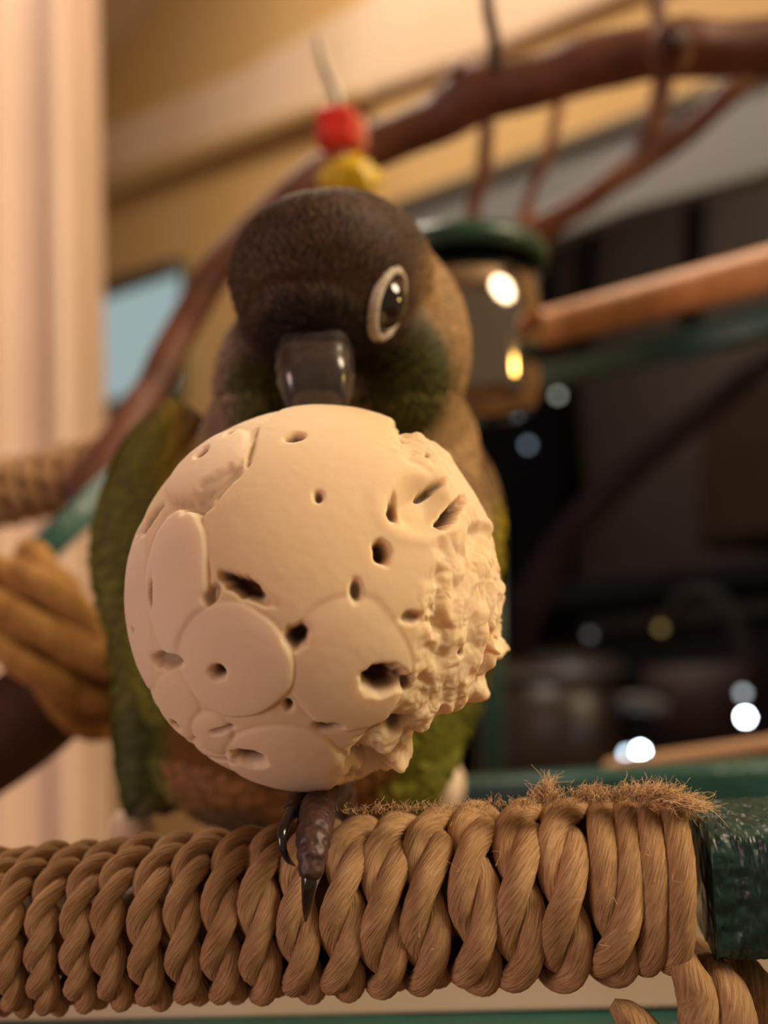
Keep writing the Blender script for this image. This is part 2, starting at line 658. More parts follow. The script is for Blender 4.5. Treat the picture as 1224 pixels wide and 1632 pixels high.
# small lights in the gloom
usv, usf = unit_sphere(3)
LED = [
    (1188, 1143, 24, (0.80, 0.92, 1.0), 60, 'bright white glowing bulb at the right edge, upper of the two brightest'),
    (1021, 1197, 27, (0.80, 0.95, 1.0), 70, 'bright bluish white glowing bulb just above the tan bar'),
    (999, 1202, 22, (0.62, 0.80, 0.92), 10, 'dimmer bluish bulb touching the left side of the bright one'),
    (1184, 1105, 20, (0.62, 0.68, 0.70), 2.6, 'dim grey bulb just above the bright one at the right edge'),
    (889, 630, 15, (0.60, 0.62, 0.50), 2.2, 'dim grey green bulb right of the yellow reflection in the cup'),
    (841, 709, 16, (0.42, 0.52, 0.60), 1.5, 'dim bluish bulb below the steel cup'),
    (940, 1012, 18, (0.40, 0.36, 0.36), 0.7, 'faint grey bulb just above the cooking pot rim'),
    (1053, 1001, 16, (0.60, 0.40, 0.12), 0.9, 'faint amber bulb beside the arched handle'),
]
for px, py, rp, c, s, lab in LED:
    p = W(px, py, 0.03)
    dep = (p - CAM) @ FWD
    t = tag(empty('light_bulb', p), lab, 'bulb', 'small lights in the gloom')
    link('glass', p + usv * 0.0035, usf, emis('led_glow', (*c, 1), s), t)
    revolve('socket', [(.0036, 0), (.0036, .008), (.0015, .009)], p - WN * .002, M_NIGHT, t, seg=12, axis=-WN, cap=True)

# ------------------------------------------------------------------ branches
t = empty('tree_branch', P(620, 230, .36))
tag(t, 'thick red-brown natural branch crossing from the top right behind the bird', 'branch')
v, f = pix_tube([(1300, 62, .34, 46), (1180, 78, .34, 44), (1075, 78, .34, 45), (960, 98, .345, 43), (850, 132, .35, 42), (755, 152, .355, 46),
                 (700, 190, .36, 40), (640, 215, .36, 36), (560, 255, .36, 32), (480, 300, .355, 28), (400, 372, .35, 25), (345, 430, .345, 26),
                 (290, 525, .34, 27), (240, 620, .33, 28), (195, 695, .32, 32), (120, 800, .31, 34)], rough=.10, n=10, seg=20, fr=90)
link('wood', v, f, M_BARK, t)
v, f = pix_tube([(1068, 95, .33, 34), (1068, 72, .312, 32), (1069, 68, .306, 27)], rough=.1, n=6)
link('knot', v, f, M_BARK, t)
v, f = pix_tube([(1069, 67, .3065, 15), (1069, 67, .3035, 12)], n=4)
link('knot_heart', v, f, M_BARKD, t)
v, f = pix_tube([(735, 120, .352, 20), (722, 108, .35, 13)], rough=.15)
link('stub', v, f, M_BARK, t)

t = empty('tree_branch', P(900, 340, .46))
tag(t, 'thinner reddish side branch slanting down under the thick branch', 'branch')
v, f = pix_tube([(1290, 40, .45, 22), (1190, 125, .45, 21), (1100, 205, .455, 19), (1030, 250, .46, 24), (960, 300, .46, 20), (880, 352, .465, 23), (815, 388, .47, 27), (780, 405, .47, 22)], rough=.12, seg=14, fr=90)
link('wood', v, f, M_BARK, t)
v, f = pix_tube([(1046, -30, .44, 11), (1050, 40, .44, 13), (1056, 130, .45, 17), (1040, 200, .455, 18), (1022, 252, .46, 20)], rough=.08)
link('fork', v, f, M_BARK, t)
v, f = pix_tube([(893, 120, .44, 8), (888, 180, .445, 9), (868, 260, .45, 9), (845, 310, .46, 9), (830, 375, .465, 14)], rough=.08)
link('twig', v, f, M_BARK2, t)
v, f = pix_tube([(776, 140, .44, 11), (776, 210, .44, 12), (766, 290, .445, 13), (748, 360, .45, 12), (738, 420, .45, 12)], rough=.08)
o = link('twig', v, f, M_BARK)
tag(o, 'thin reddish upright twig dropping from the thick branch toward the cup', 'twig')
v, f = pix_tube([(774, -40, .33, 9), (779, 20, .33, 10), (787, 60, .335, 10), (790, 115, .34, 13)])
o = link('cord', v, f, M_DWIRE)
tag(o, 'dark cord from above tied to the thick branch', 'cord')
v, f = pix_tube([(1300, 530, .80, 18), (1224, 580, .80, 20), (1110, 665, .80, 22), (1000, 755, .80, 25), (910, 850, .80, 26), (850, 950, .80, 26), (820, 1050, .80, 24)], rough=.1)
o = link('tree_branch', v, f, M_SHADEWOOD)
tag(o, 'shade-darkened branch running diagonally through the gloom at right', 'branch')

# ------------------------------------------------------------------ hanging toy behind the head
t = empty('hanging_toy', P(540, 240, .40))
tag(t, 'small hanging parrot toy with red and yellow beads above the head', 'toy')
v, f = pix_tube([(505, 60, .33, 5), (517, 105, .33, 8), (535, 150, .33, 10), (540, 185, .33, 9)])
link('clip', v, f, M_WIRE, t)


def blob(pc, rr, m, parent, name, power=2.0, bump=0.0, fr=3, sub=4):
    v, f = unit_sphere(sub)
    if power != 2.0:
        s = (np.abs(v) ** power).sum(1) ** (1 / power)
        v = v / s[:, None]
    if bump:
        v = v * (1 + bump * vnoise(v, fr, 5))[:, None]
    q = pc + v[:, :1] * RIGHT * rr[0] + v[:, 1:2] * FWD * rr[1] + v[:, 2:3] * UP * rr[2]
    return link(name, q, f, m, parent)


blob(P(536, 206, .33), (.0069, .006, .0066), M_RED, t, 'red_bead', 4, .1)
blob(P(570, 215, .332), (.0034, .0034, .0062), mat('pink_bead', srgb(200, 120, 90), .4), t, 'pink_bead', 3)
blob(P(557, 284, .33), (.0088, .007, .0062), M_YEL, t, 'yellow_bead', 2.5, .35, 2.2)
v, f = pix_tube([(540, 185, .33, 4), (548, 240, .33, 4), (556, 290, .33, 4)])
link('wire', v, f, M_WIRE, t)

# ------------------------------------------------------------------ play stand (green frame, dowels, tray board)
L0, R0 = P(-260, 1500, .139), P(1110, 1402, .1262)     # centre line of the rope-wound perch
AX = (R0 - L0) / np.linalg.norm(R0 - L0)
NF = -FWD - AX * (-FWD @ AX)
NF /= np.linalg.norm(NF)
NU = np.cross(AX, NF)
if NU @ UP < 0: NU = -NU

st = empty('play_stand', np.array([0.02, .25, 0.0]))
tag(st, 'green framed parrot play stand with wooden dowels and a cream board', 'play stand')
v, f = sweep(np.linspace(L0 - AX * .03, R0 - AX * .002, 24), .0047, 20)
link('perch_core', v, f, M_DOWEL2, st)
g0, g1 = P(1117, 1396, .1262), P(1700, 1378, .1215)
# green square tube beyond the rope, with hammered relief
def hammered_tube(a, b, hs, n=90, m=88):
    a, b = np.array(a), np.array(b)
    t = (b - a) / np.linalg.norm(b - a)
    nf = NF - t * (NF @ t); nf /= np.linalg.norm(nf)
    nu = np.cross(t, nf)
    k = np.linspace(0, 2 * np.pi, m, endpoint=False)
    e = 5.0
    rr = 1 / (np.abs(np.cos(k)) ** e + np.abs(np.sin(k)) ** e) ** (1 / e)
    s = np.linspace(0, 1, n)
    V = a + (b - a) * s[:, None, None]
    off = (np.cos(k) * rr)[None, :, None] * nf + (np.sin(k) * rr)[None, :, None] * nu
    V = V + off * hs
    p = V.reshape(-1, 3)
    nn = vnoise(p, 900, 2) * .5 + vnoise(p, 1700, 4) * .3
    h = -np.abs(nn) * .0007
    o2 = np.broadcast_to(off, (n, m, 3)).reshape(-1, 3)
    p = p + o2 * (h / 1.0)[:, None] 
    i = np.arange(n - 1)[:, None] * m
    j = np.arange(m)[None, :]
    fa = np.stack([i + j, i + (j + 1) % m, i + m + (j + 1) % m, i + m + j], -1).reshape(-1, 4).tolist()
    fa += [list(range(m))[::-1], [(n - 1) * m + q for q in range(m)]]
    return p, fa


v, f = hammered_tube(g0, g0 + (g1 - g0) * .3, .0083, 160, 120)
link('perch_tube', v, f, M_GREEN, st)
cl = (g1 - g0) * .3 + g0
v, f = bar(cl, g1, .0083, .0083, NF)
link('perch_tube', v, f, M_GREEN, st)
# cream board under / behind the perch and green rail below it
bd = [P(-700, 1470, .168), P(1600, 1455, .150), P(1600, 1596, .150), P(-700, 1650, .168)]
mod_bevel(link('tray_board', *prism(bd, FWD * .006), M_BOARD, st, smooth=False), .0008)
a, b = P(-700, 1694, .165), P(1600, 1652, .150)
v, f = bar(a, b, .0045, .0045, UP)
link('lower_rail', v, f, M_GREEN2, st)
# far rails, dowels above them
v, f = sweep(np.linspace(P(862, 524, .42), P(1420, 378, .30), 12), .0075, 24)
link('dowel', v, f, M_DOWEL, st)
a, b = P(868, 600, .425), P(1420, 470, .305)
v, f = bar(a, b, .0052, .0052, UP)
link('upper_rail', v, f, M_GREEN2, st)
v, f = sweep(np.linspace(P(975, 1232, .345), P(1450, 1168, .27), 12), .0047, 24)
link('dowel', v, f, M_DOWEL2, st)
a, b = P(420, 1290, .36), P(1450, 1232, .275)
v, f = bar(a, b, .0062, .0062, UP)
link('middle_rail', v, f, M_GREEN2, st)
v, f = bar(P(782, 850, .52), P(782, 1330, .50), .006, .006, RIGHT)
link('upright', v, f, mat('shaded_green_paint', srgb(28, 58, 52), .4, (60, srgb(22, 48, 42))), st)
# legs, out of the picture to the left and right, down to the floor
for p in (P(1750, 1376, .1215), P(-900, 1530, .145), P(1560, 420, .30), P(-700, 900, .42)):
    top = p + np.array([0, 0, .012])
    v, f = bar([p[0], p[1], 0.0], top, .0085, .0085, (1, 0, 0))
    link('leg', v, f, M_GREEN2, st)

# wooden knobs
for px, py, d, hx, hy, lab in ((706, 1250, .26, 34, 40, 'cream rounded knob on the green rail right of the ball'),
                               (212, 1320, .20, 36, 34, 'cream rounded knob half hidden behind the left of the rope perch')):
    rx, ry = hx / F * d, hy / F * d
    base = P(px, py + hy * 1.6, d)
    t = tag(empty('wooden_finial', base), lab, 'knob')
    prof = [(rx * .62, 0), (rx * .66, ry * .5), (rx * .8, ry * .9), (rx * 1.0, ry * 1.3), (rx * .98, ry * 1.9), (rx * .75, ry * 2.35), (rx * .4, ry * 2.55), (.0001, ry * 2.6)]
    revolve('cap', prof, base, M_KNOB, t, axis=UP)

# ------------------------------------------------------------------ steel cup with green ring
cc = P(737, 560, .33)
cr = 138 / F * .33
t = empty('feeder_cup', cc - np.array([0, 0, .024]))
tag(t, 'round stainless steel feeding cup in a green ring holder behind the head', 'cup')
H = .054
base = cc - np.array([0, 0, .024])
revolve('bowl', [(.0005, .0), (cr * .6, .0), (cr * .80, .003), (cr * .87, .010), (cr * .93, .03), (cr * .97, H * .95), (cr * .95, H * .95), (cr * .9, .03), (cr * .8, .012), (.001, .008)],
        base, M_STEEL, t, seg=64)
revolve('holder_ring', [(cr * .985, H * .92), (cr * 1.05, H * .93), (cr * 1.07, H * 1.0), (cr * 1.04, H * 1.05), (cr * .98, H * 1.04), (cr * .96, H * 1.0)], base,
        mat('dark_green_ring', srgb(30, 62, 48), .35), t, seg=64)
# the lamp that the cup mirrors: a warm bulb in the room behind the camera
nn = RIGHT * .53 - FWD * .85
nn[2] = 0
nn /= np.linalg.norm(nn)
sp = cc + nn * cr * .93 - np.array([0, 0, .008])
vd = sp - CAM
vd /= np.linalg.norm(vd)
rd = vd - 2 * (vd @ nn) * nn
lp = sp + rd * 1.1 - np.array([0, 0, .31])
t = tag(empty('pendant_lamp', lp), 'warm glowing bulb hanging in the room behind the camera', 'lamp')
link('bulb', lp + usv * .05, usf, emis('warm_bulb', (1.0, .62, .16, 1), 60), t)
revolve('socket', [(.015, .045), (.016, .09), (.004, .1), (.004, 2.75 - lp[2])], lp, M_NIGHT, t, seg=12, cap=True)

# ------------------------------------------------------------------ ropes at left
def twisted(center, N, B, a, r, Ltw, seg=20, flat=1.0, phase=0.0, nstr=2, twist=-1, th=None, fib=9):
    """strands of a twisted rope; returns list of (verts, faces, uvw)"""
    L = np.concatenate([[0], np.cumsum(np.linalg.norm(np.diff(center, axis=0), axis=1))])
    if th is None:
        th = twist * 2 * np.pi * L / Ltw
    out = []
    a = np.broadcast_to(a, L.shape)
    r = np.broadcast_to(r, L.shape)
    for k in range(nstr):
        q = th + phase + 2 * np.pi * k / nstr
        c = center + (a * np.cos(q))[:, None] * B + (a * flat * np.sin(q))[:, None] * N
        t, n2, b2 = frames(c)

        def rip(LL, ang):
            s = ang - LL * 420 * twist * -0.5
            return 1 + .028 * np.cos(fib * s) + .018 * np.cos(5 * s + 1.3 + LL * 300) + .02 * np.sin(LL * 700 + 2 * ang)
        v, f = sweep(c, r, seg, rip, N=n2, B=b2)
        ang = np.linspace(0, 1, seg, endpoint=False)
        LL = np.concatenate([[0], np.cumsum(np.linalg.norm(np.diff(c, axis=0), axis=1))])
        uu = (ang[None, :] - LL[:, None] * 420 * .5 * -twist / (2 * np.pi))
        uv = np.stack([np.abs(((uu % 1) * 2) - 1) * 6 / 220 * 3.0, np.broadcast_to(LL[:, None], uu.shape) * 12, uu * 0 + k, uu * 0 + 1], -1).reshape(-1, 4)
        uv = np.vstack([uv, uv[0], uv[-1]])
        out.append((v, f, uv))
    return out


def helix_rope(name, label, p0, p1, R1, R2, nu, turns, a, r, Ltw, m, cat='rope', pts=26, flat=1.0):
    ax = (p1 - p0) / np.linalg.norm(p1 - p0)
    nu = nu - ax * (nu @ ax)
    nu /= np.linalg.norm(nu)
    nf = np.cross(ax, nu)
    n = int(turns * pts)
    ph = np.linspace(0, turns * 2 * np.pi, n)
    c = p0 + (p1 - p0) * np.linspace(0, 1, n)[:, None] + np.cos(ph)[:, None] * nu * R1 + np.sin(ph)[:, None] * nf * R2
    N = np.cos(ph)[:, None] * nu + np.sin(ph)[:, None] * nf
    B = np.broadcast_to(ax, N.shape)
    t = tag(empty(name, (p0 + p1) / 2), label, cat)
    for v, f, uv in twisted(c, N, B, a, r, Ltw, flat=flat):
        link('strand', v, f, m, t, attrs={'uvw': uv})
    return t


# thick dark perch at lower left and green rail it is lashed to
v, f = pix_tube([(-260, 1290, .235, 84), (-90, 1225, .235, 84), (30, 1150, .24, 82), (105, 1085, .245, 76), (150, 1040, .25, 66)], rough=.06, seg=28, fr=60)
o = link('wooden_perch', v, f, M_BARKD)
tag(o, 'thick dark brown wooden perch at lower left, lashed with rope', 'perch')
v, f = bar(P(-160, 1090, .27), P(250, 705, .30), .0042, .0042, UP)
link('side_rail', v, f, M_GREEN2, st)
helix_rope('rope_lashing', 'golden rope lashing wound around the end of the dark perch', P(62, 1050, .247), P(150, 985, .25),
           .0205, .018, P(60, 880, .25) - P(145, 1150, .25), 2.7, .0027, .0036, .045, M_ROPEB)
# far rope-wound bar
a, b = P(-120, 815, .33), P(205, 740, .33)
v, f = sweep(np.linspace(a, b, 8), .0055, 16)
o = link('perch_dowel', v, f, M_DOWEL2)
tag(o, 'tan dowel under the rope winding at the left edge', 'dowel')
helix_rope('rope_winding', 'tan rope wound along the far dowel at the left edge', a, b, .0085, .0085, UP, 11, .0014, .0020, .014, M_ROPE)
# ------------------------------------------------------------------ main rope winding
def main_rope():
    turns_n = 23.62
    # pitch and rope size grow from left to right
    Ltot = np.linalg.norm(R0 - L0)
    pts = 64
    n = int(turns_n * pts)
    ph = np.linspace(0, turns_n * 2 * np.pi, n)
    u = np.linspace(0, 1, n)
    pitch = 3.8e-3 + 2.6e-3 * u
    x = np.cumsum(pitch)
    x = x / x[-1]
    x = x * (Ltot - .0038)
    print('mean pitch', (Ltot - .0045) / turns_n)
    g = x / Ltot
    g = sst(g, .25, .8)
    Ro = .0107 + (.0116 - .0107) * g            # outer radius of the winding
    a = .00098 + (.00155 - .00098) * g
    r = .00122 + (.00178 - .00122) * g
    flat = 0.75
    e = 2.5
    # phi decreasing: up at the front
    phi = math.radians(175) - ph
    sup = 1 / (np.abs(np.cos(phi)) ** e + np.abs(np.sin(phi)) ** e) ** (1 / e)
    R = (Ro - a * flat - r) * sup
    R = R + .0004 * vnoise(np.stack([ph * .35, ph * 0, ph * 0], -1), 1.0, 8)
    N = np.cos(phi)[:, None] * NU + np.sin(phi)[:, None] * NF
    xx = x + .0006 * vnoise(np.stack([ph * .5, ph * 0 + 5, ph * 0], -1), 1.0, 9)
    c = (L0 + AX * .001) + AX * xx[:, None] + N * R[:, None]
    B = np.broadcast_to(AX, N.shape)
    L = np.concatenate([[0], np.cumsum(np.linalg.norm(np.diff(c, axis=0), axis=1))])
    Lt = .0090 + (.0215 - .0090) * sst(x / Ltot, .2, .85) - .0012 * (1 - sst(x / Ltot, .2, .85))
    dth = -2 * np.pi * np.gradient(L) / Lt
    th = np.cumsum(dth)
    # the last turn and a half run untwisted, strands side by side
    i0 = int(n - 1.35 * pts)
    th0 = round(th[i0] / np.pi) * np.pi
    bl = sst(np.arange(n), i0 - 12, i0 + 12)
    th = th * (1 - bl) + th0 * bl
    t = tag(empty('rope_winding', (L0 + R0) / 2), 'tan twisted rope wound tightly around the front perch under the bird', 'rope')
    for v, f, uv in twisted(c, N, B, a, r, .02, seg=26, flat=flat, th=th, fib=11):
        link('strand', v, f, M_ROPE, t, attrs={'uvw': uv})
    return t


mr = main_rope()


def loose_strand(knots, r, parent, m=M_ROPE, name='loose_strand'):
    k = np.array([[*P(x, y, d), h / F * d] for x, y, d, h in knots])
    c = catmull(k, 10)

    def rip(L, a):
        return 1 + .035 * np.cos(9 * (a - L * 200)) + .02 * np.cos(5 * a + L * 350)
    v, f = sweep(c[:, :3], c[:, 3], 24, rip)
    seg = 24
    LL = np.linspace(0, len(c) * .0006, len(c))
    ang = np.linspace(0, 1, seg, endpoint=False)
    uu = ang[None, :] - LL[:, None] * 32
    uv = np.stack([np.abs(((uu % 1) * 2) - 1) * .08, np.broadcast_to(LL[:, None], uu.shape) * 12, uu * 0, uu * 0 + 1], -1).reshape(-1, 4)
    uv = np.vstack([uv, uv[0], uv[-1]])
    return link(name, v, f, m, parent, attrs={'uvw': uv})


loose_strand([(1072, 1440, .127, 12), (1090, 1535, .1195, 24), (1112, 1590, .119, 33), (1120, 1680, .119, 35)], 0, mr)
loose_strand([(1092, 1500, .134, 12), (1118, 1532, .128, 18), (1140, 1552, .1215, 26), (1165, 1600, .119, 34), (1178, 1690, .119, 34)], 0, mr)
loose_strand([(1100, 1500, .138, 12), (1150, 1530, .136, 18), (1185, 1548, .128, 26), (1215, 1600, .124, 32), (1240, 1690, .124, 34)], 0, mr)
loose_strand([(975, 1600, .1205, 10), (1003, 1622, .1195, 26), (1030, 1660, .119, 32), (1050, 1720, .119, 34)], 0, mr)


def fibres(name, specs, parent, m):
    """specs: list of point lists -> one curve object made into a thin-fibre mesh"""
    parts = []
    for pts, r in specs:
        c = catmull(np.array(pts), 4)
        rr = np.linspace(r, r * .35, len(c))
        parts.append(sweep(c, rr, 3))
    v, f = join(parts)
    o = link(name, v, f, m, parent)
    tag(o, kind='stuff')
    return o


M_FIB = mat('loose_cotton_fibre', srgb(214, 180, 136), .8)
specs = []
R_ = random.Random(3)


def tuft(px, py, d, n, dirx, diry, ln, spread):
    for _ in range(n):
        x, y, z = px + R_.gauss(0, spread), py + R_.gauss(0, spread * .35), d + R_.gauss(0, .001)
        dx, dy = dirx + R_.gauss(0, .55), diry + R_.gauss(0, .4)
        l = ln * R_.uniform(.5, 1.1)
        cvx, cvy = R_.gauss(0, .5), R_.gauss(0, .4)
        specs.append(([P(x, y + 3, z), P(x + dx * l * .4 + cvy * 5, y + dy * l * .4, z - .0004), P(x + (dx + cvx * .4) * l * .75, y + (dy + cvy * .4) * l * .75, z + R_.gauss(0, .0005)),
                       P(x + (dx + cvx) * l, y + (dy + cvy) * l, z + R_.gauss(0, .001))], .00005))


tuft(872, 1268, .124, 260, .0, -.7, 13, 13)
tuft(873, 1256, .124, 60, .1, -.9, 20, 4)
tuft(948, 1268, .124, 320, -.1, -.6, 13, 18)
tuft(1020, 1266, .124, 420, .1, -.6, 14, 20)
tuft(1075, 1276, .122, 420, 1.1, .35, 20, 17)
tuft(1100, 1280, .121, 60, 1.0, .35, 28, 6)
tuft(1050, 1266, .122, 380, .6, -.3, 15, 16)
for k in range(26):
    x = 560 + k * 21
    tuft(x, 1292 - (x - 560) * .045, .124, 26, 0, -.5, 9, 12)
for k in range(12):       # short stray hairs all over the front
    x, y = R_.uniform(560, 1100), R_.uniform(1300, 1540)
    specs.append(([P(x, y, .1165), P(x + R_.gauss(0, 8), y + R_.gauss(0, 12), .1158), P(x + R_.gauss(0, 14), y + R_.gauss(0, 22), .1160)], .00004))
fibres('frayed_fibres', specs, mr, M_FIB)

# ------------------------------------------------------------------ sola wood ball
def build_ball():
    BC = P(508, 947, .135)
    br = 308 / F * .135 * .985
    D, fa = unit_sphere(8)
    # D axes: x right, y towards camera, z up
    wv = D[:, 1]
    qx = 508 + 308 * D[:, 0]
    qy = 947 - 308 * D[:, 2]
    front = wv > -0.05
    h = np.full(len(D), -0.020)
    wob = vnoise(D, 5, 11) * .09 + vnoise(D, 14, 12) * .02
    pith = np.zeros(len(D))
    wob2 = vnoise(D, 30, 14) * .22
    Z = lambda x, y: (180 + x * .5392, 600 + y * .5392)
    patches = [  # zoom coords centre, radii, angle, level, tilt x, tilt y
        (690, 470, 335, 440, 0, .002, 0, 0),
        (100, 690, 80, 260, 0, -.010, 0, 0),
        (170, 1010, 110, 130, 35, -.012, 0, 0),
        (240, 930, 78, 110, 10, -.006, 0, 0),
        (380, 1110, 130, 100, 20, -.010, 0, 0),
        (318, 262, 140, 76, -34, .006, 0, 0),
        (265, 575, 100, 192, 0, .006, .01, 0),
        (720, 780, 148, 178, 0, .006, 0, 0),
        (350, 990, 60, 70, 0, -.002, 0, 0),
        (425, 770, 150, 150, 0, .010, .012, 0),
        (540, 1075, 165, 135, 0, .008, 0, .01),
    ]
    tone = np.full(len(D), .55)
    tn = iter([.62, .1, .2, .35, .15, .1, .0, .5, .3, .12, .25, .2, .2])
    for x, y, rx, ry, an, lv, tx, ty in patches:
        cx, cy = Z(x, y)
        rx *= .5392
        ry *= .5392
        a = math.radians(an)
        dx, dy = qx - cx, qy - cy
        ux = dx * math.cos(a) + dy * math.sin(a)
        uy = -dx * math.sin(a) + dy * math.cos(a)
        e = np.sqrt((ux / rx) ** 2 + (uy / ry) ** 2) + wob
        px_edge = (1 - e) * min(rx, ry)
        mk = sst(px_edge, -3.0, 3.5) * front
        crown = -.012 * np.clip(e, 0, 1) ** 4 + tx * ux / rx + ty * uy / ry
        h = h * (1 - mk) + (lv + crown) * mk
        tone = tone * (1 - mk) + next(tn) * mk
        # fine seam groove just outside the disc edge
        h = h - .0035 * np.exp(-((px_edge + 2) / 3.0) ** 2) * front
    # recessed channels
    def dent(x, y, rx, ry, an, dep, pw=1.0, dark=0.0, soft=.45):
        nonlocal h, pith
        cx, cy = Z(x, y)
        rx *= .5392
        ry *= .5392
        a = math.radians(an)
        dx, dy = qx - cx, qy - cy
        ux = dx * math.cos(a) + dy * math.sin(a)
        uy = -dx * math.sin(a) + dy * math.cos(a)
        e = np.sqrt((ux / rx) ** 2 + (uy / ry) ** 2) + wob * 2.2 + wob2
        mk = sst(e, 1.0 + soft * .5, 1.0 - soft) * front
        h = h - dep * mk
        pith = np.maximum(pith, dark * sst(e, 1.05, .55) * front)
    dent(355, 335, 95, 30, -38, .022, dark=.10)
    dent(300, 372, 62, 22, 2, .020, dark=.08)
    dent(160, 410, 60, 16, -50, .028, dark=.35)
    dent(225, 790, 55, 22, -8, .055, dark=.45)
    dent(452, 220, 10, 60, 4, .022, dark=.05)
    dent(375, 600, 18, 30, 30, .035, dark=.3)
    holes = [(305, 235, 22, 13, -40, .07, .75), (568, 197, 26, 13, -8, .07, .7), (640, 358, 16, 17, 20, .06, .5), (186, 612, 10, 46, 2, .09, .9),
             (458, 582, 66, 22, 27, .17, 1.0), (590, 700, 30, 26, -50, .15, .95), (390, 795, 24, 20, -15, .12, .9), (105, 725, 8, 14, 10, .05, .7),
             (565, 880, 12, 20, 8, .07, .7), (800, 820, 46, 36, -5, .20, 1.0), (870, 838, 13, 24, 0, .08, .6), (665, 945, 36, 16, 5, .08, .65),
             (735, 588, 15, 30, 0, .06, .5), (800, 497, 20, 28, -20, .13, .95), (875, 662, 30, 18, 0, .05, .4), (230, 985, 15, 18, -15, .08, .8),
             (447, 1046, 44, 26, 0, .14, .95), (1020, 775, 9, 12, 0, .06, .8), (380, 965, 34, 10, -20, .03, .3), (350, 1082, 60, 10, -10, .02, .2),
             (835, 385, 20, 40, 8, .10, .65), (1000, 388, 56, 19, -46, .18, 1.0), (935, 328, 38, 13, -30, .10, .75),
             (845, 965, 22, 28, 30, .10, .7), (775, 980, 40, 10, -12, .06, .6), (735, 1065, 22, 34, 15, .10, .5), (770, 1100, 26, 18, 0, .09, .5), (920, 240, 8, 8, 0, .04, .5),
             (160, 405, 12, 10, 0, .05, .7), (375, 175, 14, 8, -35, .05, .4)]
    for hh in holes:
        dent(hh[0], hh[1], hh[2] * 1.0, hh[3] * .95, hh[4], hh[5] * .75, dark=hh[6], soft=.75)
    # scooped bowl near the upper right with a raised lip
    cx_, cy_ = Z(905, 372)
    e_ = np.sqrt(((qx - cx_) / 54) ** 2 + ((qy - cy_) / 46) ** 2) + wob * 1.5
    h = h - .085 * sst(e_, 1.0, .35) * front + .007 * np.exp(-((e_ - 1.15) / .2) ** 2) * front
    # chewed zone
    by = np.array([560, 640, 680, 720, 760, 830, 900, 960, 1040, 1090, 1120, 1150, 1200, 1270])
    bx = np.array([630, 636, 640, 620, 668, 700, 672, 662, 655, 640, 600, 560, 545, 560])
    bnd = np.interp(qy, by, bx) + vnoise(D, 9, 21) * 16
    mz = sst(qx, bnd - 10, bnd + 24)
    mz = np.where(front, mz, sst(D[:, 0], .15, .45))
    bowl = np.exp(-(((qx - 720) / 75) ** 2 + ((qy - 775) / 62) ** 2) ** 2) * front
    rough = mz * (1 - .8 * bowl)
    n1 = vnoise(D, 4.5, 31)
    n2 = 1 - 2 * np.abs(vnoise(D, 9, 32))
    n3 = 1 - 2 * np.abs(vnoise(D, 19, 33))
    n4 = vnoise(D, 42, 34)
    n5 = vnoise(D, 90, 35)
    wD = D + .05 * np.stack([n1, vnoise(D, 6, 39), vnoise(D, 6, 40)], -1)
    rough = rough * (.55 + .75 * sst(vnoise(D, 3.7, 43), -.5, .5))
    b1, b2, b3 = np.abs(vnoise(wD, 6, 36)), np.abs(vnoise(wD, 13, 37)), np.abs(vnoise(wD, 31, 38))
    h = h + rough * (-.058 + .020 * n1 + .060 * b1 + .028 * b2 + .012 * b3 + .004 * n4 + .002 * n5)
    pith = np.maximum(pith, .10 * rough * sst(n2 + n3, .2, -1.2))
    # bites missing at the outline
    def bite(x, y, r, dep):
        nonlocal h
        e = np.sqrt(((qx - x) ** 2 + (qy - y) ** 2)) / r + vnoise(D, 12, 41) * .25
        h = h - dep * sst(e, 1.2, .4)
    bite(722, 1180, 66, .16)
    bite(695, 1215, 40, .08)
    bite(657, 668, 22, .085)
    bite(765, 850, 26, .05)
    bite(800, 1075, 16, .06)
    bite(600, 1180, 34, .05)
    # little lumps sticking out at the right outline
    def lump(x, y, r, dep):
        nonlocal h
        e = np.sqrt(((qx - x) ** 2 + (qy - y) ** 2)) / r
        h = h + dep * np.exp(-e ** 2) * (wv > -.45)
    lump(800, 1032, 16, .07)
    lump(772, 1100, 15, .06)
    lump(640, 1190, 12, .06)
    lump(700, 722, 30, .03)
    # back side: soft random discs
    back = ~front
    h = np.where(back, h + .012 * np.sign(vnoise(D, 3, 51)) * 0 + .01 * vnoise(D, 4, 52), h)
    # slight overall irregularity
    h = h + .010 * vnoise(D, 1.8, 61) + .0010 * vnoise(D, 26, 62)
    tang = np.stack([vnoise(D, 16, 71), vnoise(D, 16, 72), vnoise(D, 16, 73)], -1) * (rough * .022)[:, None]
    Q = D * (1 + h)[:, None] + tang
    V = BC + br * (Q[:, :1] * RIGHT - Q[:, 1:2] * FWD + Q[:, 2:3] * UP)
    cr = np.array(srgb(232, 208, 182)[:3])
    br_ = np.array(srgb(84, 46, 18)[:3])
    tan = np.array(srgb(216, 186, 128)[:3])
    ton = sst(vnoise(D, 3, 81), -.6, .8)[:, None] * .12 + tone[:, None] * .55
    C = cr * (1 - ton) + tan * ton
    pith = pith ** .7
    C = C * (1 - pith[:, None]) + br_ * pith[:, None]
    C4 = np.hstack([C, np.ones((len(C), 1))])
    m = mat('sola_wood', srgb(240, 222, 196), .75, None, (1600, .12, .0002), spec=.25, attr='tint', sss=.6, sss_radius=(.0030, .0017, .0009))
    o = link('sola_ball', V, fa, m, attrs={'tint': C4}, origin=BC)
    tag(o, 'cream sola wood chew ball with holes and a gnawed ragged right side', 'ball')
    return BC, br


BC, BR = build_ball()
t_ = bpy.data.objects['sola_ball']
# crumb that has nearly come off, and ragged shreds
usm, usmf = unit_sphere(4)

# ------------------------------------------------------------------ the bird
def C_(r, g, b): return np.array(srgb(r, g, b)[:3])


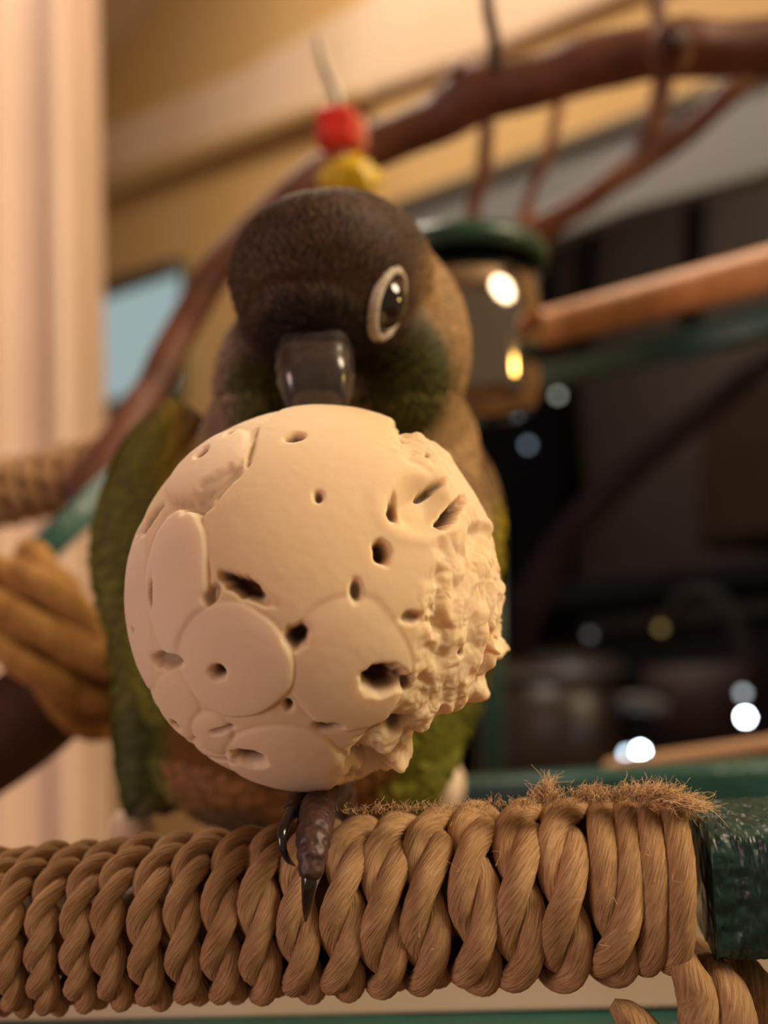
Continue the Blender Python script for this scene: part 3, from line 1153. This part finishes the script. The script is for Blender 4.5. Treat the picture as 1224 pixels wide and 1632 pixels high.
BROWN = C_(80, 58, 44)
BLACKISH = C_(30, 20, 16)
OLIVE = C_(74, 72, 20)
TAN = C_(178, 142, 98)
GREYT = C_(150, 126, 106)
GREEN = C_(110, 110, 34)
GREEND = C_(78, 84, 34)
YELG = C_(160, 142, 30)
RUST = C_(132, 90, 48)
DGREY = C_(92, 76, 56)


def plumage_colour(p):
    x, y, d = (lambda q: (612 + F * (q @ RIGHT) / (q @ FWD), 816 - F * (q @ UP) / (q @ FWD), q @ FWD))(p - CAM)
    n = len(x)

    def mixc(c, col, m):
        return c * (1 - m[:, None]) + col * m[:, None]

    def ell(cx, cy, rx, ry, soft=.3):
        e = np.sqrt(((x - cx) / rx) ** 2 + ((y - cy) / ry) ** 2)
        return sst(e, 1 + soft, 1 - soft)
    c = np.broadcast_to(TAN * .8, (n, 3)).copy()
    c = mixc(c, OLIVE * 1.3, sst(y, 800, 950))
    c = mixc(c, RUST, sst(y, 1090, 1160) * sst(x, 700, 620))
    c = mixc(c, YELG, ell(290, 700, 45, 90) * .8)
    c = mixc(c, RUST * .9, ell(300, 690, 26, 50) * .6)
    c = mixc(c, GREEN, sst(x, 285, 235) * sst(y, 640, 690))
    c = mixc(c, GREEND, sst(x, 285, 235) * sst(y, 1060, 1140))
    c = mixc(c, DGREY, sst(y, 1225, 1275) * sst(x, 460, 400))
    c = mixc(c, GREEN, sst(y, 1080, 1120) * sst(x, 610, 650))
    c = mixc(c, YELG, sst(x, 770, 790) * sst(y, 740, 800))
    c = mixc(c, GREYT, ell(360, 610, 70, 110))
    c = mixc(c, TAN, ell(720, 540, 62, 150))
    c = mixc(c, TAN * .85, ell(745, 680, 50, 90))
    c = mixc(c, OLIVE * .8, ell(645, 605, 74, 105, .25) * sst(d, .195, .185))
    c = mixc(c, OLIVE * .9, ell(420, 640, 62, 80, .25))
    hd = ell(515, 430, 178, 150, .12)
    hd = np.maximum(hd, ell(505, 500, 130, 110, .12))
    hd = hd * (1 - sst(x, 648, 690) * sst(y, 385, 430))
    c = mixc(c, BROWN, hd)
    c = mixc(c, BLACKISH, ell(505, 548, 98, 62, .5))
    c = mixc(c, BLACKISH * 1.4, ell(520, 500, 60, 70, .8) * .5)
    return c


def build_bird():
    BX = P(490, 1290, .170)
    root = tag(empty('parrot', BX), 'small green-cheeked parrot with dark brown head gnawing the cream ball on the rope perch', 'bird')
    blobs = [  # px, py, depth, rx px, ry px, rz m, tilt deg
        (516, 452, .164, 146, 136, .0185, 0),
        (540, 440, .172, 150, 128, .018, 0),
        (500, 515, .1575, 100, 78, .0125, 0),
        (503, 548, .1570, 86, 30, .0105, 0),
        (625, 590, .172, 92, 110, .0125, 0),
        (432, 600, .173, 82, 100, .012, 0),
        (590, 560, .186, 158, 190, .018, 0),
        (420, 640, .188, 78, 140, .015, 0),
        (540, 730, .192, 225, 200, .020, 0),
        (520, 850, .196, 262, 250, .024, 0),
        (490, 1000, .200, 285, 300, .030, 0),
        (430, 1180, .193, 190, 140, .018, 0),
        (600, 1150, .196, 140, 150, .016, 0),
    ]
    meshes = []
    V, Fs, off = [], [], 0
    sv, sf = unit_sphere(4)
    for px, py, d, rx, ry, rz, tilt in blobs:
        c = P(px, py, d)
        q = c + sv[:, :1] * RIGHT * (rx / F * d) + sv[:, 1:2] * FWD * rz + sv[:, 2:3] * UP * (ry / F * d)
        V.append(q)
        Fs.append(sf + off)
        off += len(q)
    V, Fs = np.vstack(V), np.vstack(Fs)
    tmp = link('tmp_body', V, Fs, M_WALL, origin=BX)
    rm = tmp.modifiers.new('r', 'REMESH')
    rm.mode = 'VOXEL'
    rm.voxel_size = .0008
    sm = tmp.modifiers.new('s', 'SMOOTH')
    sm.factor = .6
    sm.iterations = 14
    dg = bpy.context.evaluated_depsgraph_get()
    dg.update()
    me = bpy.data.meshes.new_from_object(tmp.evaluated_get(dg))
    bpy.data.objects.remove(tmp)
    n = len(me.vertices)
    co = np.empty(n * 3)
    me.vertices.foreach_get('co', co)
    co = co.reshape(-1, 3) + BX
    no = np.empty(n * 3)
    me.vertices.foreach_get('normal', no)
    no = no.reshape(-1, 3)
    fc = plumage_colour(co)
    me.materials.clear()
    a = me.color_attributes.new('tint', 'FLOAT_COLOR', 'POINT')
    a.data.foreach_set('color', np.hstack([fc * .8, np.ones((n, 1))]).astype(np.float32).ravel())
    MB_ = mat('down', BROWN.tolist() + [1], .9, (900, (.6, .6, .6, 1)), (1500, .5, .0004), spec=.1, attr='tint')
    me.materials.append(MB_)
    me.polygons.foreach_set('use_smooth', [True] * len(me.polygons))
    me.name = 'body'
    body = bpy.data.objects.new('body', me)
    COL.objects.link(body)
    body.parent = root
    # --- covering feathers
    MF_ = mat('feather_vane', (1, 1, 1, 1), .62, (700, (.72, .72, .72, 1)), None, spec=.25, attr='tint')
    face_front = (no @ -FWD) > -.35
    px = 612 + F * ((co - CAM) @ RIGHT) / ((co - CAM) @ FWD)
    py = 816 - F * ((co - CAM) @ UP) / ((co - CAM) @ FWD)
    cand = np.nonzero(face_front)[0]

    def feathers(idx, L, Wd, dirs, lift, jit, name, tipshade, vary=.2):
        k = len(idx)
        p, nn = co[idx], no[idx]
        t = dirs - nn * (dirs * nn).sum(1)[:, None]
        t /= np.linalg.norm(t, axis=1)[:, None] + 1e-9
        s = np.cross(nn, t)
        ang = rng.normal(0, jit, k)
        t = t * np.cos(ang)[:, None] + s * np.sin(ang)[:, None]
        s = np.cross(nn, t)
        Lk = L * rng.uniform(.8, 1.2, k)
        Wk = Wd * rng.uniform(.8, 1.2, k)
        us = [0, .35, .7, .92, 1.0]
        ws = [.35, .85, 1.0, .7, .16]
        rows = []
        cols = []
        base = plumage_colour(p) * rng.uniform(1 - vary, 1 + vary, (k, 1))
        for u, ww in zip(us, ws):
            lf = (-.10 + lift * u ** 1.3)
            for sd in (-1, 0, 1):
                q = p + t * (Lk * (u - .25))[:, None] + s * (sd * Wk * .5 * ww)[:, None] + nn * (Lk * lf - abs(sd) * Wk * .10 * ww)[:, None]
                rows.append(q)
                f_ = (1.0 - tipshade * .5 * (1 - u)) if sd == 0 else 1.0 - tipshade * (u > .8) + .0
                cols.append(base * f_)
        Vv = np.stack(rows, 1).reshape(-1, 3)
        Cc = np.stack(cols, 1).reshape(-1, 3)
        q = []
        for r_ in range(len(us) - 1):
            for c_ in range(2):
                i = r_ * 3 + c_
                q.append([i, i + 1, i + 4, i + 3])
        q = np.array(q)
        Fa = (np.arange(k)[:, None, None] * 15 + q[None]).reshape(-1, 4)
        o = link(name, Vv, Fa, MF_, root, attrs={'tint': np.hstack([Cc, np.ones((len(Cc), 1))])})
        tag(o, kind='stuff')
        return o
    beak0 = P(505, 560, .150)
    # eye is kept clear
    eyec = P(626, 487, .156)
    de = np.linalg.norm(co - eyec, axis=1)
    db = np.linalg.norm(co - beak0, axis=1)
    hs = sst(py, 600, 560)          # head area
    isH = ((py < 620) & (((co - CAM) @ FWD) < .186)) & face_front & (de > .0052) & (db > .0050)
    idx = np.nonzero(isH)[0]
    idx = rng.choice(idx, min(9000, len(idx)), replace=False)
    dirs = co[idx] - beak0
    o1 = feathers(idx, .0030, .0008, dirs, .20, .30, 'head_feathers', .25, .38)
    o1['label'] = 'short fine brown feathers of the head'
    isB = (py >= 600) & face_front & (de > .006)
    isN = isB & (py < 800) | (face_front & (((co - CAM) @ FWD) >= .180) & (py < 800))
    idx = np.nonzero(isN)[0]
    idx = rng.choice(idx, min(4200, len(idx)), replace=False)
    dirs = np.broadcast_to(-UP, (len(idx), 3)) + (co[idx] - P(520, 500, .18)) * 12
    feathers(idx, .0048, .0030, dirs, .10, .2, 'neck_feathers', -.45, .25)
    idx = np.nonzero(isB & (py >= 780))[0]
    idx = rng.choice(idx, min(4200, len(idx)), replace=False)
    dirs = np.broadcast_to(-UP, (len(idx), 3)) * 1.0
    feathers(idx, .0075, .0045, dirs, .10, .2, 'breast_feathers', -.2, .25)

    # --- wings
    def wing(side, knots, label=None, nfl=11):
        # solid wing body along the flank
        k = np.array([[*P(x, y, d), hw / F * d] for x, y, d, hw in knots])
        c = catmull(k, 10)
        t, N, B = frames(c[:, :3])
        # make N point across (RIGHT) and B along depth
        N = RIGHT - t * (t @ RIGHT)[:, None]
        N /= np.linalg.norm(N, axis=1)[:, None]
        B = np.cross(t, N)
        v, f = sweep(c[:, :3], c[:, 3], 28, None, sx=1.0, sy=.55, N=N, B=B)
        col = plumage_colour(v)
        wob = link('wing', v, f, MB_, root, attrs={'tint': np.hstack([col * .8, np.ones((len(col), 1))])})
        wc = np.array(world_loc(wob))
        # coverts over the wing: overlapping rounded feathers
        nr = len(c)
        rows = []
        cols = []
        fa = []
        cnt = 0
        for i in range(2, nr - 3, 2):
            for ang in np.linspace(-1.5, 4.64, 22):
                a_ = ang + rng.normal(0, .06)
                r_ = c[i, 3]
                nn = N[i] * math.cos(a_) / 1.0 + B[i] * math.sin(a_) / .55
                nn /= np.linalg.norm(nn)
                p = c[i, :3] + N[i] * math.cos(a_) * r_ + B[i] * math.sin(a_) * r_ * .55
                tt = t[i]
                ss = np.cross(nn, tt)
                L = .0072 * rng.uniform(.85, 1.2)
                Wd = .0046
                base = plumage_colour(p[None])[0] * rng.uniform(.78, 1.2)
                for u, ww in zip([0, .35, .7, .92, 1.0], [.4, .9, 1.0, .7, .2]):
                    for sd in (-1, 0, 1):
                        rows.append(p + tt * L * (u - .25) + ss * sd * Wd * .5 * ww + nn * (L * (-.02 + .17 * u) - abs(sd) * Wd * .1))
                        cols.append(base * (1.0 if u < .9 else .75))
                for r2 in range(4):
                    for c2 in range(2):
                        q = cnt * 15 + r2 * 3 + c2
                        fa.append([q, q + 1, q + 4, q + 3])
                cnt += 1
        cols = np.array(cols)
        o = link('covert_feathers', np.array(rows), np.array(fa), MF_, wob, attrs={'tint': np.hstack([cols, np.ones((len(cols), 1))])})
        tag(o, kind='stuff')
        # flight feathers, one object each
        for j in range(nfl):
            s = j / (nfl - 1)
            i = int((.30 + .38 * s) * (nr - 1))
            st_ = c[i, :3] + N[i] * side * c[i, 3] * .55 - FWD * .0035 * (1 - s)
            di = -UP * 1.0 - RIGHT * side * (.05 - .22 * s) * -1 + FWD * .1
            di /= np.linalg.norm(di)
            L = .026 - .006 * s
            nn = -FWD * .7 + RIGHT * side * .7
            nn -= di * (nn @ di)
            nn /= np.linalg.norm(nn)
            ss = np.cross(nn, di)
            V_, C2 = [], []
            nb = 10
            for r2 in range(nb):
                u = r2 / (nb - 1)
                wv_ = .0026 * (1 - (2 * max(u - .55, 0) / .9) ** 2.2) * min(1, .5 + 2 * u)
                for sd in (-1, -.5, 0, .5, 1):
                    V_.append(st_ + di * L * u + ss * sd * wv_ + nn * (.0004 * (1 - abs(sd)) - .002 * u * u))
                    C2.append((GREEND * (1 + .35 * s) if sd <= 0 else GREEN * .9) * (.55 if sd == 0 else 1.0))
            fa2 = [[r2 * 5 + c2, r2 * 5 + c2 + 1, r2 * 5 + c2 + 6, r2 * 5 + c2 + 5] for r2 in range(nb - 1) for c2 in range(4)]
            C2 = np.array(C2)
            link('flight_feather', np.array(V_), fa2, MF_, wob, attrs={'tint': np.hstack([C2, np.ones((len(C2), 1))])})
        return wob
    wing(-1, [(300, 650, .196, 30), (262, 720, .197, 62), (236, 810, .198, 74), (222, 900, .198, 68), (228, 1000, .198, 50), (232, 1100, .197, 48), (236, 1200, .196, 46), (240, 1275, .195, 22)])
    wing(1, [(715, 690, .204, 30), (735, 780, .205, 58), (738, 880, .206, 58), (730, 980, .206, 56), (718, 1080, .205, 52), (690, 1170, .203, 44), (660, 1250, .200, 30), (640, 1290, .199, 12)])
    # tail, behind and below the perch
    for j in range(6):
        s = (j - 2.5) / 2.5
        a0 = P(430 + 20 * s, 1230, .222)
        dn = -UP + FWD * .55 + RIGHT * s * .05
        dn /= np.linalg.norm(dn)
        V_ = []
        for r2 in range(10):
            u = r2 / 9
            ww = .004 * (1 - max(u - .6, 0) ** 2 * 5)
            for sd in (-1, 0, 1):
                V_.append(a0 + dn * .07 * u + RIGHT * (sd * ww + s * .004 * u) + FWD * (j * .0006 - .0004 * (1 - abs(sd))))
        fa2 = [[r2 * 3 + c2, r2 * 3 + c2 + 1, r2 * 3 + c2 + 4, r2 * 3 + c2 + 3] for r2 in range(9) for c2 in range(2)]
        link('tail_feather', np.array(V_), fa2, mat('tail_vane', (*(C_(96, 34, 24)), 1), .6), root)

    # --- eye
    sv2, sf2 = unit_sphere(4)
    for N_, la, ec in ((RIGHT * .88 - UP * .28 - FWD * .40, RIGHT * .34 + UP * .94, P(624, 486, .1535)),
                       (-RIGHT * .95 - UP * .10 + FWD * .30, UP * .97 - FWD * .2, P(388, 476, .1690))):
        N_ /= np.linalg.norm(N_)
        la -= N_ * (la @ N_)
        la /= np.linalg.norm(la)
        sa = np.cross(N_, la)
        k = np.linspace(0, 2 * np.pi, 49)[:-1]
        R1 = .0045 if N_ @ RIGHT > 0 else .0036
        ring = []
        prof = [(R1 * 1.10, -.0012), (R1 * 1.07, -.0003), (R1 * 1.00, .0001), (R1 * .90, .0002), (R1 * .84, -.0001), (R1 * .80, -.0006)]
        V_ = []
        for rr, hh in prof:
            for a_ in k:
                V_.append(ec + (la * math.cos(a_) * 1.22 + sa * math.sin(a_) * 1.0) * rr + N_ * hh)
        fa2 = [[i * 48 + j, i * 48 + (j + 1) % 48, (i + 1) * 48 + (j + 1) % 48, (i + 1) * 48 + j] for i in range(5) for j in range(48)]
        o = link('eye_ring', np.array(V_), fa2, mat('pale_eye_skin', srgb(196, 182, 166), .55, (900, srgb(170, 156, 140))), root)
        o['label'] = 'pale grey bare ring around the eye'
        eb = ec - N_ * .0016
        o = link('eye', eb + (sv2[:, :1] * la * 1.15 + sv2[:, 1:2] * sa + sv2[:, 2:3] * N_) * R1 * .845, sf2, mat('dark_eye', srgb(22, 14, 10), .05, coat=1.0), root)
        o['label'] = 'glossy black eye'
        # socket filler
        link('eye_socket', ec - N_ * .0035 + (sv2[:, :1] * la + sv2[:, 1:2] * sa + sv2[:, 2:3] * N_ * .72) * R1 * 1.24, sf2, mat('socket_skin', srgb(60, 44, 32), .8), root)

    # --- beak
    kn = np.array([[*P(500, 500, .1600), .0050], [*P(501, 548, .1530), .0056], [*P(502, 585, .1490), .0057], [*P(505, 615, .1475), .0055], [*P(508, 648, .1485), .0046],
                   [*P(510, 680, .1512), .0034], [*P(510, 706, .1538), .0018], [*P(510, 716, .1550), .0004]])
    c = catmull(kn, 8)
    t, _, _ = frames(c[:, :3])
    N = RIGHT - t * (t @ RIGHT)[:, None]
    N /= np.linalg.norm(N, axis=1)[:, None]
    B = np.cross(t, N)

    def rip(L, a):
        # ridge along the culmen and slightly pinched sides
        bx_ = 1 / (np.abs(np.cos(a)) ** 3.2 + np.abs(np.sin(a)) ** 3.2) ** (1 / 3.2)
        g_ = lambda a0, w_: np.exp(-((np.abs(((a - a0 + np.pi) % (2 * np.pi)) - np.pi)) / w_) ** 2)
        return bx_ * (1 + .035 * np.cos(6 * a)) * (1 + .06 * g_(3 * np.pi / 2, .22) + .06 * g_(np.pi / 2, .22)) * (1 + .012 * np.sin(L * 2600))
    v, f = sweep(c[:, :3], c[:, 3], 40, rip, sx=1.0, sy=.85, N=N, B=B)
    MBK = mat('horn_grey', srgb(62, 54, 54), .25, (420, srgb(40, 34, 34)), (500, .12, .0003), coat=.5)
    o = link('upper_beak', v, f, MBK, root)
    o['label'] = 'glossy dark grey hooked upper beak'
    # cere with two nostrils
    for s in (-1, 1):
        q = P(503 + s * 32, 568, .1470)
        link('nostril', q + (sv2[:, :1] * RIGHT * .0011 + sv2[:, 1:2] * FWD * .0008 + sv2[:, 2:3] * UP * .0009), sf2, mat('nostril_dark', srgb(16, 12, 10), .6), root)
    kn = np.array([[*P(508, 620, .158), .0045], [*P(509, 670, .1575), .0042], [*P(510, 700, .1585), .003], [*P(510, 712, .1600), .0008]])
    c = catmull(kn, 6)
    v, f = sweep(c[:, :3], c[:, 3], 20)
    link('lower_beak', v, f, MBK, root)

    # --- feet
    MS = mat('grey_brown_scaly_skin', srgb(82, 56, 50), .5, (800, srgb(54, 34, 30)), (1100, .6, .0005), vor=True)
    MC = mat('black_claw', srgb(30, 22, 22), .2, coat=.5)

    def scaly(L, a):
        return 1 + .05 * np.cos(L * 2 * np.pi / .0016) + 0 * a

    def foot(toes, leg):
        parts = []
        kq = np.array([[*P(x, y, d), h / F * d] for x, y, d, h in leg])
        c = catmull(kq, 10)
        parts.append(sweep(c[:, :3], c[:, 3], 20, scaly))
        for tk, cl_ in toes:
            kq = np.array([[*P(x, y, d), h / F * d] for x, y, d, h in tk])
            c = catmull(kq, 12)
            parts.append(sweep(c[:, :3], c[:, 3], 20, scaly))
        fo = link('foot', *join(parts), MS, root)
        for tk, cl_ in toes:
            kq = np.array([[*P(x, y, d), h / F * d] for x, y, d, h in cl_])
            c = catmull(kq, 10)
            link('claw', *sweep(c[:, :3], c[:, 3], 16), MC, fo)
        return fo
    foot([([(530, 1262, .140, 26), (518, 1272, .132, 28), (506, 1295, .1235, 29), (500, 1335, .1172, 28), (497, 1375, .1150, 23), (493, 1398, .1147, 17)],
           [(494, 1385, .1147, 14), (492, 1415, .1143, 12), (489, 1445, .1150, 8), (487, 1468, .1168, 2)]),
          ([(520, 1262, .140, 20), (492, 1266, .133, 19), (472, 1280, .1265, 16), (461, 1298, .1225, 12)],
           [(464, 1292, .1235, 11), (452, 1318, .1180, 9), (450, 1348, .1165, 7), (459, 1370, .1170, 5), (470, 1380, .1185, 1.5)]),
          ([(540, 1262, .146, 20), (548, 1270, .152, 18), (552, 1300, .155, 14)],
           [(552, 1295, .155, 12), (552, 1330, .153, 8), (550, 1350, .151, 2)]),
          ([(525, 1262, .146, 20), (510, 1270, .152, 18), (502, 1300, .155, 14)],
           [(502, 1295, .155, 12), (502, 1330, .153, 8), (504, 1350, .151, 2)])],
         [(560, 1150, .178, 44), (548, 1200, .166, 34), (538, 1240, .150, 28), (530, 1262, .142, 27)])
    # raised foot holding the ball from behind
    foot([([(400, 1090, .168, 24), (440, 1050, .163, 24), (470, 1000, .1632, 20)], [(465, 1005, .1632, 14), (480, 980, .1615, 9), (488, 965, .160, 2)]),
          ([(400, 1090, .168, 24), (390, 1030, .164, 22), (385, 985, .1605, 18)], [(385, 990, .1605, 13), (384, 965, .1585, 8), (384, 950, .157, 2)]),
          ([(405, 1095, .168, 24), (440, 1120, .1590, 22), (470, 1135, .1578, 17)], [(465, 1133, .1578, 13), (485, 1142, .1565, 8), (495, 1146, .1552, 2)])],
         [(400, 1190, .184, 50), (396, 1150, .178, 36), (398, 1110, .171, 28), (402, 1088, .168, 26)])
    # feathered thighs
    return root


build_bird()
